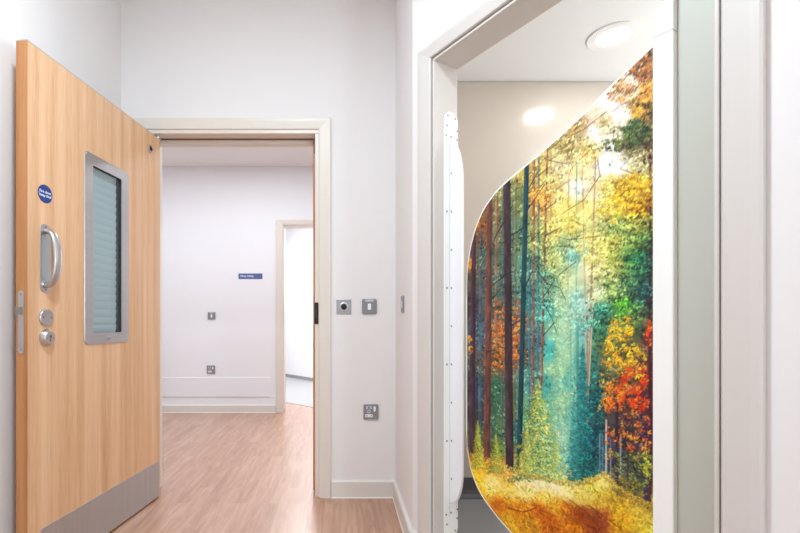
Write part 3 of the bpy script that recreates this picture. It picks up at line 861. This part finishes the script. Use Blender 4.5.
# leaves in front of trunks and branches, upper half
field(520, 560, 655, 48, 215, 1.8, 4.4, 0.66)
field(300, 596, 655, 215, 330, 1.8, 4.6, 0.66)
GO = [(232, 178, 50), (244, 200, 84), (206, 146, 40), (186, 132, 50)]
clumps(632, 192, 20, 18, 60, 12, GO, 2, 6, cw=0.16); clumps(610, 212, 12, 12, 22, 10, [(240, 206, 100), (226, 180, 70)], 2, 5)
clumps(636, 132, 13, 12, 36, 12, [(52, 74, 46), (30, 52, 42), (96, 104, 56)], 2, 6, cw=0.18); clumps(614, 144, 9, 7, 14, 10, [(70, 90, 50), (110, 110, 60)], 2, 5)
clumps(640, 66, 11, 12, 26, 10, [(150, 96, 58), (110, 66, 40), (190, 126, 74)], 2, 6); clumps(620, 92, 12, 10, 16, 10, [(190, 132, 84), (160, 104, 66)], 2, 5)
clumps(592, 250, 14, 12, 24, 10, [(244, 222, 130), (232, 204, 110)], 2, 5)
# orange leaves on the left rim
for x, y in [(471, 236), (470, 262), (469, 268), (470, 340), (471, 350), (474, 228), (478, 222)]:
    leaves(x, y, 2.0, 4, 12, [(244, 140, 24), (226, 104, 16), (250, 170, 50)], 3, 6)
# autumn trees, lower right: loose leaves with dark gaps
YL = [(236, 172, 34), (250, 204, 66), (206, 136, 28), (244, 186, 44), (180, 120, 36)]
def autumn(px, py, wpx, hpx, n, cols):
    leaves(px, py, wpx, hpx, n, cols, 2.2, 5.6, 0.92, mult=1.0)
for _ in range(46):
    a = r_.random() * 2 * PI; q = math.sqrt(r_.random())
    autumn(621 + math.cos(a) * q * 15, 344 + math.sin(a) * q * 28, 3.6, 4.5, 12, YL)
for _ in range(16):
    autumn(600 + 12 * r_.random(), 360 + 50 * r_.random(), 3, 5, 8, [(214, 150, 50), (186, 116, 46), (232, 176, 70)])
for _ in range(16):
    autumn(630 + 14 * r_.random(), 350 + 30 * r_.random(), 3.4, 4.5, 10, YL)
for _ in range(10):
    autumn(614 + 14 * r_.random(), 302 + 14 * r_.random(), 3, 4, 10, [(96, 178, 50), (130, 196, 60), (60, 130, 50)])
RD = [(206, 64, 26), (232, 92, 30), (160, 38, 28), (244, 124, 44), (190, 46, 24)]
for _ in range(40):
    a = r_.random() * 2 * PI; q = math.sqrt(r_.random())
    autumn(637 + math.cos(a) * q * 14, 388 + math.sin(a) * q * 24, 3.4, 4.2, 12, RD)
for _ in range(24):
    a = r_.random() * 2 * PI; q = math.sqrt(r_.random())
    autumn(616 + math.cos(a) * q * 12, 396 + math.sin(a) * q * 14, 3.2, 4, 12, [(240, 100, 26), (250, 136, 44), (210, 74, 24)])
for _ in range(8):
    autumn(646 + 5 * r_.random(), 322 + 30 * r_.random(), 2.4, 5, 10, RD)
for x, y0, y1, w, c in [(606.5, 420, 478, 1.6, (190, 176, 166)), (603, 434, 476, 0.9, (100, 106, 126)), (611, 440, 480, 0.9, (126, 130, 146)), (600, 434, 472, 1.0, (120, 130, 150)), (621, 436, 476, 1.2, (150, 166, 190)),
                        (617, 404, 496, 3.4, (54, 40, 56)), (646, 430, 514, 4.4, (50, 42, 74)), (637, 410, 480, 1.8, (60, 44, 56)), (628, 420, 490, 1.2, (50, 44, 60))]:
    stroke((x, y0), (x, y1), w, w * 1.1, col(*c), 0.95)
for _ in range(46):
    autumn(606 + 44 * r_.random(), 408 + 50 * r_.random(), 3, 4, 7, [(206, 126, 50), (176, 96, 46), (226, 156, 64), (196, 70, 36)])
for _ in range(60):
    autumn(612 + 40 * r_.random(), 452 + 44 * r_.random(), 3.4, 4, 9, [(110, 120, 56), (66, 88, 58), (150, 140, 66), (44, 64, 58)])
for _ in range(8):
    autumn(645 + 6 * r_.random(), 455 + 30 * r_.random(), 2.4, 4, 9, [(206, 186, 60), (130, 150, 60)])
# sunlit ground
gm = np.clip((PYm + (fbm(16, 33) - 0.5) * 9 - ground_y(PXm)) / 3.0, 0, 1)
gn2 = fbm(12, 47, 0.45); gn3 = fbm(40, 52, 0.35)
gcol = np.clip(BASE * (0.66 + 0.36 * gn2 + 0.36 * gn3)[..., None], 0, 1)
cv_ = cv_ * (1 - gm[..., None]) + gm[..., None] * gcol
for _ in range(5200):
    x = 464 + 190 * r_.random(); y0 = float(ground_y(x)); y = y0 - 2 + (560 - y0) * r_.random() ** 1.2
    cx, cy = cell(x, y)
    if not (-5 < cx < PWd + 5 and -5 < cy < PHt + 5): continue
    f = 0.55 + 0.85 * r_.random()
    c = base_at(cx, cy + 6) * f
    if f > 1.05: c = c + (f - 1.0) * np.array([0.30, 0.22, 0.05])
    s = 1.6 + 3.2 * r_.random() ** 2
    if r_.random() < 0.5: dab(cx, cy, s * 0.6, s * 2.0, np.clip(c, 0, 1), 0.7, r_.gauss(0.2, 0.45))
    else: dab(cx, cy, s * 1.7, s * 0.6, np.clip(c, 0, 1), 0.7, r_.gauss(0.3, 0.4))
for p, q in [((508, 508), (524, 512)), ((524, 512), (536, 508)), ((570, 500), (600, 522)), ((540, 510), (556, 516)), ((590, 506), (620, 528))]:
    stroke(p, q, 1.2, 0.8, col(90, 46, 24), 0.8, bark=False)
for x, y, w, h, c, al in [(478, 470, 9, 5, (250, 196, 70), 0.5), (500, 486, 16, 5, (255, 226, 140), 0.62), (528, 481, 18, 4.5, (255, 236, 176), 0.72), (556, 488, 18, 4.5, (255, 240, 180), 0.72), (584, 492, 14, 4, (246, 220, 126), 0.6),
                           (602, 482, 6, 4, (250, 228, 130), 0.6), (500, 507, 14, 5, (176, 96, 28), 0.4), (545, 512, 16, 5, (170, 88, 26), 0.45), (590, 516, 20, 7, (116, 56, 26), 0.6), (640, 512, 12, 5, (226, 190, 90), 0.5), (632, 527, 12, 4, (216, 176, 50), 0.5)]:
    x_, y_ = cell(x, y); rx = w * mpp(x); ry = h * mpy(x)
    sl = (CC - x_) * 0.20
    d = ((CC - x_) / rx) ** 2 + ((RR - y_ - sl) / ry) ** 2
    blend(np.clip(np.exp(-d) * al * (0.45 + 1.1 * gn2), 0, 1) * gm, col(*c))
# small sunlit conifers in front
YC = [(206, 200, 92), (182, 190, 90), (232, 214, 112), (140, 172, 100), (112, 160, 110)]
conifer(538, 379, 479, 29, 4600, YC + [(60, 130, 112), (226, 218, 130), (80, 140, 110)], 1.8, 4.6)
conifer(556, 425, 474, 8, 500, [(176, 196, 110), (140, 184, 126), (206, 206, 120)], 1.4, 3.0, 0.7)
conifer(527, 420, 474, 8, 700, YC, 1.4, 3.0)
conifer(478, 420, 468, 9, 1100, [(190, 178, 60), (150, 160, 66), (220, 196, 84), (90, 124, 70)], 1.4, 3.2)
conifer(496, 434, 472, 9, 900, [(150, 160, 66), (110, 140, 76), (186, 180, 80)], 1.4, 3.2)
conifer(521, 452, 474, 4, 260, [(206, 186, 90), (160, 166, 80)], 1.4, 2.8)
for x in range(468, 652, 3):
    leaves(x, float(ground_y(x)), 2.4, 3, 7, [(214, 160, 60), (180, 130, 60), (240, 200, 100), (150, 130, 64)], 2, 4.5, 0.7)
cv_ = np.clip(cv_, 0, 1)
cv_ = cv_ ** 0.90 * np.array([0.985, 1.0, 1.0])
cv_ = np.clip(cv_ + 0.26 * (cv_ - 0.5) * (1 - np.abs(2 * cv_ - 1)), 0, 1)
lum = cv_.mean(axis=2, keepdims=True)
cv_ = np.clip(lum + (cv_ - lum) * PRINT_SAT, 0, 1)
LINP = np.where(cv_ <= 0.04045, cv_ / 12.92, ((cv_ + 0.055) / 1.055) ** 2.4)

# print surface: fine grid fitted to the outline, colours stored per vertex
NA, NZ = 330, 640
inset = 0.0072
aa = np.linspace(0.0935 + inset, 0.7755, NA)
# denser columns where the rim curves
verts = []; cols_ = []
for a in aa:
    zt = interp(TOPC, a - inset * 0.6) - inset * 0.9; zb = interp(BOTC, a - inset * 0.6) + inset * 0.9
    for j in range(NZ):
        z = zb + (zt - zb) * j / (NZ - 1)
        verts.append((a, -0.0012, z))
va = np.array(verts)
ci = np.clip(((va[:, 0] - PA0) / RES), 0, PWd - 1.001); ri = np.clip(((PZ1 - va[:, 2]) / RES), 0, PHt - 1.001)
c0i = ci.astype(int); r0i = ri.astype(int); fc = (ci - c0i)[:, None]; frr = (ri - r0i)[:, None]
vc = (LINP[r0i, c0i] * (1 - fc) + LINP[r0i, c0i + 1] * fc) * (1 - frr) + (LINP[r0i + 1, c0i] * (1 - fc) + LINP[r0i + 1, c0i + 1] * fc) * frr
faces = []
for i in range(NA - 1):
    for j in range(NZ - 1):
        s = i * NZ + j
        faces.append((s, s + NZ, s + NZ + 1, s + 1))
me = bpy.data.meshes.new('printed_face')
me.from_pydata(verts, [], faces)
att = me.color_attributes.new('print', 'FLOAT_COLOR', 'POINT')
buf = np.ones((len(verts), 4), np.float32); buf[:, :3] = vc
att.data.foreach_set('color', buf.ravel())
pm, nt, p = new_mat('forest_print')
an = nt.nodes.new('ShaderNodeAttribute'); an.attribute_name = 'print'
nt.links.new(an.outputs['Color'], p.inputs['Base Color'])
p.inputs['Roughness'].default_value = 0.45
p.inputs['Specular IOR Level'].default_value = 0.3
me.materials.append(pm)
pw = W2(0.0, UP)
soft = tag(empty('soft_door', (pw.x, pw.y, 0), RW), 'curved foam door printed with a sunlit autumn forest, closing the en-suite doorway', 'door')
pfc = bpy.data.objects.new('printed_face', me); COL.objects.link(pfc); pfc.parent = soft
pfc['label'] = 'forest photograph printed on the door face'
# foam core with rounded rim
outl = [(a, interp(TOPC, a)) for a in np.linspace(0.0935, 0.776, 120)][::-1]
outl = [(0.776, 1.783)] + [p_ for p_ in TOPC[::-1][1:]] + [(0.0935, 0.84)] + BOTC
# densify the rim
dens = []
for p_, q_ in zip(outl, outl[1:] + outl[:1]):
    dens.append(p_)
cb = bmesh.new()
bm_prism(cb, dens, 0.0, 0.036, axis='y', bev=0.0022)
obj('foam_core', cb, M['foam'], soft)

# ------------------------------------------------------------------ hinge post at the near side of the soft door
hp = tag(empty('hinge_post', (*W2(0.8105, 0.06), 0), RW), 'tall white hinge post with rounded shoulder, right of the forest print', 'door hinge')
obj('cover_strip', box((-0.0245, -0.014, 0.05), (0.0245, 0.046, 1.776), 0.004), M['foam'], hp)
cap = [(0.0245, 1.7775), (0.0245, 1.872)]
for i in range(15):
    a = PI / 2 * (1 + i / 14)
    cap.append((0.0245 + 0.049 * math.cos(a), 1.787 + 0.085 * math.sin(a)))
cap.append((-0.0245, 1.7775))
obj('end_cap', prism(cap, -0.014, 0.046, axis='y', bev=0.004), M['foam'], hp)
obj('joint_line', box((-0.0238, -0.0132, 1.775), (0.0238, 0.045, 1.7785)), M['lgrey'], hp)

# ------------------------------------------------------------------ edge guard on the far jamb
eg = tag(empty('edge_guard', (*W2(0.0, 0.0865), 0), RW), 'long white strip with rounded ends screwed to the far jamb, left of the forest print', 'edge guard')
uh = 0.040
def stadium_yz(y0, y1, z0, z1, r):
    return rrect(y0, y1, z0, z1, r, 10)
obj('back_plate', prism(stadium_yz(-uh, uh, 0.100, 1.905, 0.0395), 0.0002, 0.005, axis='x', bev=0.0015), M['foam'], eg)
obj('groove', prism(rrect(-0.0105, -0.0085, 0.19, 1.815, 0.0008), 0.0048, 0.0053, axis='x'), M['lgrey'], eg)
fl = [(0.004, 1.778), (0.0327, 1.7625), (0.0496, 1.7401), (0.0590, 1.724), (0.0663, 1.7057), (0.0725, 1.687), (0.0772, 1.6654), (0.0805, 1.646), (0.0827, 1.627), (0.0845, 1.59), (0.0850, 1.5529),
      (0.0855, 1.0), (0.0850, 0.4124), (0.0838, 0.3800), (0.0812, 0.3586), (0.0772, 0.335), (0.0718, 0.3174), (0.0650, 0.298), (0.0552, 0.2788), (0.040, 0.262), (0.004, 0.245)]
fl = [(0.004 + (x - 0.004) * 0.82, z) for x, z in fl]
fo_ = obj('flap', prism(fl, -0.006, 0.008, axis='y', bev=0.003), M['flap'], eg)
for i in range(9):
    z = 1.641 - 0.161 * i
    obj('screw', prism(circle(0.013, z, 0.0040, 10), -0.0072, -0.0058, axis='y'), M['screw'], fo_)
    if i % 2 == 1:
        obj('screw', prism(circle(-0.026, z, 0.0042, 10), 0.0048, 0.0062, axis='x'), M['screw'], eg)
for y, z in ((-0.020, 1.885), (0.022, 1.880), (-0.026, 1.842), (-0.030, 1.800), (-0.002, 1.798), (0.034, 1.830), (0.034, 1.792)):
    for zz in (z, 2.005 - z):
        obj('screw', prism(circle(y, zz, 0.0042, 10), 0.0048, 0.0062, axis='x'), M['screw'], eg)

# ------------------------------------------------------------------ wall fittings
def plate_root(name, x, y, z, label, cat, rotz=0.0, group=None):
    return tag(empty(name, (x, y, z), rotz), label, cat, group)
# local frame of fittings: x right, -y out of the wall, z up, origin at plate centre on the wall
def make_switch(root, s=0.043, m=None):
    obj('plate', prism(rrect(-s, s, -s, s, 0.009), -0.010, 0.0, axis='y', bev=0.0025), m or M['grey'], root)
    obj('rocker', prism(rrect(-0.0095, 0.0095, -0.019, 0.017, 0.002), -0.0135, -0.010, axis='y', bev=0.001), M['white'], root)
    obj('label_strip', prism(rrect(-0.023, 0.023, 0.028, 0.0395, 0.0015), -0.0106, -0.0098, axis='y'), M['lgrey'], root)
def make_socket(root, s=0.043, m=None):
    obj('plate', prism(rrect(-s, s, -s, s, 0.006), -0.011, 0.0, axis='y', bev=0.0025), m or M['grey'], root)
    obj('rocker', prism(rrect(0.0145, 0.0270, 0.004, 0.032, 0.002), -0.0145, -0.011, axis='y', bev=0.001), M['white'], root)
    ins = obj('socket_insert', prism([(-0.029, 0.018), (0.005, 0.018), (0.002, 0.034), (-0.026, 0.034)], -0.0118, -0.0105, axis='y'), M['lgrey'], root)
    obj('earth_slot', box((-0.0155, -0.0124, 0.020), (-0.0085, -0.0117, 0.031)), M['dark'], ins)
    rg = obj('indicator_ring', ring_plate(circle(-0.012, 0.003, 0.010, 20), circle(-0.012, 0.003, 0.0055, 20), -0.0105, -0.0122, 0.0006), M['lgrey'], root)
    lo = obj('socket_face', prism(rrect(-0.033, 0.011, -0.030, -0.013, 0.006), -0.0122, -0.0105, axis='y'), M['white'], root)
    for sx in (-0.024, 0.002):
        obj('pin_slot', box((sx - 0.004, -0.0128, -0.0245), (sx + 0.004, -0.012, -0.0190)), M['dark'], lo)

sw = plate_root('light_switch', 0.1694, YB, 1.1008, 'grey single rocker light switch, right of the round-button plate by the door frame', 'light switch')
make_switch(sw)
so = plate_root('power_socket', 0.1784, YB, 0.4932, 'grey single power socket low on the wall, right of the open doorway', 'socket')
make_socket(so)
eb = plate_root('push_switch', 0.02255, YB, 1.099, 'square steel plate with a round black button, next to the door frame', 'push button')
obj('plate', prism(rrect(-0.043, 0.043, -0.0428, 0.0428, 0.002), -0.004, 0.0, axis='y', bev=0.001), M['plate'], eb)
obj('bezel', ring_plate(circle(0, 0, 0.0275, 30), circle(0, 0, 0.0195, 30), -0.004, -0.0085, 0.0015), M['bright'], eb, smooth=40)
obj('button', lathe([(0, 0.004), (0.0195, 0.004), (0.0190, 0.0075), (0.012, 0.0092), (0, 0.0095)], 28, Matrix.Rotation(PI, 4, 'Z')), M['black'], eb, smooth=60)
ss = plate_root('wall_plate', XS, 2.262, 1.103, 'small grey wall plate seen edge-on, on the short return wall', 'wall plate', -PI / 2)  # flat plate visible only from its edge, kind not known
obj('plate', prism(rrect(-0.043, 0.043, -0.043, 0.043, 0.006), -0.006, 0.0, axis='y', bev=0.002), M['grey'], ss)
obj('rocker', prism(rrect(-0.010, 0.010, -0.018, 0.018, 0.002), -0.0075, -0.006, axis='y', bev=0.0005), M['white'], ss)
fs_ = plate_root('light_switch', -1.4212, YF, 1.070, 'small grey light switch on the far corridor wall, below left of blue sign', 'light switch')
make_switch(fs_, 0.0415)
fo = plate_root('power_socket', -1.4278, YF, 0.4745, 'small grey power socket on the far corridor wall, above the white guard panel', 'socket')
make_socket(fo, 0.046)
rs = plate_root('room_sign', -0.9917, YF, 1.5078, 'slate-blue name sign with white lettering on the corridor wall', 'sign')
obj('sign_plate', prism(rrect(-0.133, 0.133, -0.0305, 0.0305, 0.003), -0.004, 0.0, axis='y', bev=0.001), M['blue2'], rs)
obj('lettering', text_bm('Dirty Utility', 0.030, Matrix(((1, 0, 0, -0.110), (0, 0, -1, -0.0043), (0, 1, 0, 0.001), (0, 0, 0, 1))), align='LEFT'), M['letter'], rs)
# low guard panel on the corridor wall
wp = tag(obj('wall_guard_panel', prism(rrect(-0.95, 0.95, 0.0, 0.214, 0.003), -0.008, 0.0, axis='y', bev=0.003), M['wall2'], loc=(-1.7257, YF, 0.172)),
         'long low white guard panel on the corridor wall just above the skirting', 'wall panel')

# ------------------------------------------------------------------ en-suite downlight
dl = tag(empty('ceiling_downlight', (1.324, 2.153, 2.40)), 'round recessed white downlight glowing in the en-suite ceiling', 'downlight')
RX = Matrix.Rotation(-PI / 2, 4, 'X')
def flatring(r0, r1, z0, z1):
    bm = ring_plate(circle(0, 0, r1, 40), circle(0, 0, r0, 40), 0, 1, 0.0)
    for v in bm.verts: v.co = Vector((v.co.x, v.co.z, z0 + (z1 - z0) * v.co.y))
    bmesh.ops.recalc_face_normals(bm, faces=bm.faces)
    return bm
obj('trim_ring', flatring(0.074, 0.112, -0.0005, -0.006), M['white'], dl)
obj('diffuser', prism(circle(0, 0, 0.075, 40), -0.0040, -0.0005, axis='z'), M['glow'], dl)

# ------------------------------------------------------------------ lights of the place and added fills
def area(name, loc, size, power, color=(1, 1, 1), rot=(0, 0, 0), shape='SQUARE', sy=None, spread=None):
    l = bpy.data.lights.new(name, 'AREA'); l.energy = power; l.size = size; l.shape = shape; l.color = color
    if sy: l.shape = 'RECTANGLE'; l.size_y = sy
    if spread: l.spread = spread
    o = bpy.data.objects.new(name, l); COL.objects.link(o); o.location = loc; o.rotation_euler = rot
    return o
RL = (0.80, 0.955, 1.055)
CL = (0.86, 0.955, 1.03)
area('bedroom_ceiling_light', (-0.35, 0.78, 2.93), 0.24, 38, RL)
area('bedroom_ceiling_light', (-0.2, -1.7, 2.93), 0.6, 6, RL, spread=2.4)
area('bedroom_side_fill', (2.12, -1.95, 1.5), 1.6, 52, RL, (0, PI / 2, 0), sy=1.4)  # unseen fill light added from the right; no window there
area('corridor_ceiling_light', (-0.9, 3.75, 2.70), 1.4, 24, CL, sy=0.5)
area('corridor_ceiling_light', (-2.8, 3.75, 2.70), 0.8, 11, CL, sy=0.5)
area('corridor_ceiling_light', (1.2, 3.75, 2.70), 0.8, 15, CL, sy=0.5)
area('far_room_ceiling_light', (-0.6, 6.2, 2.70), 0.9, 75, (1, 1, 1))
area('ensuite_ceiling_light', (1.324, 2.153, 2.385), 0.16, 2.5, (0.97, 0.97, 0.96), shape='DISK')
area('ensuite_ceiling_light', (1.75, 1.35, 2.385), 0.2, 3, (0.97, 0.97, 0.96), shape='DISK')
area('ensuite_upward_fill', (2.55, 1.75, 1.6), 0.5, 30, (0.93, 0.98, 1.0), (0, PI / 2 + 0.8, 0), sy=0.3)  # unseen fill aimed upward, added to brighten the en-suite ceiling

w = bpy.data.worlds.new('World'); scene.world = w; w.use_nodes = True
w.node_tree.nodes['Background'].inputs['Color'].default_value = (0.9, 0.93, 1.0, 1)
w.node_tree.nodes['Background'].inputs['Strength'].default_value = 0.3

# ------------------------------------------------------------------ camera
cam = bpy.data.cameras.new('camera'); co = bpy.data.objects.new('camera', cam); COL.objects.link(co)
co.location = (0, 0, CAMZ); co.rotation_euler = (PI / 2, 0, 0)
cam.sensor_width = 36.0; cam.lens = 36.0 * 444.0 / 800.0
cam.shift_x = (400 - 340) / 800.0
cam.shift_y = (320 - 266.5) / 800.0
cam.clip_start = 0.02
scene.camera = co
vs = scene.view_settings
scene.display_settings.display_device = 'sRGB'
vs.view_transform = 'Standard'; vs.look = 'None'; vs.exposure = 0.12; vs.gamma = 1.0; vs.use_curve_mapping = False
scene.cycles.max_bounces = 10
scene.cycles.diffuse_bounces = 6
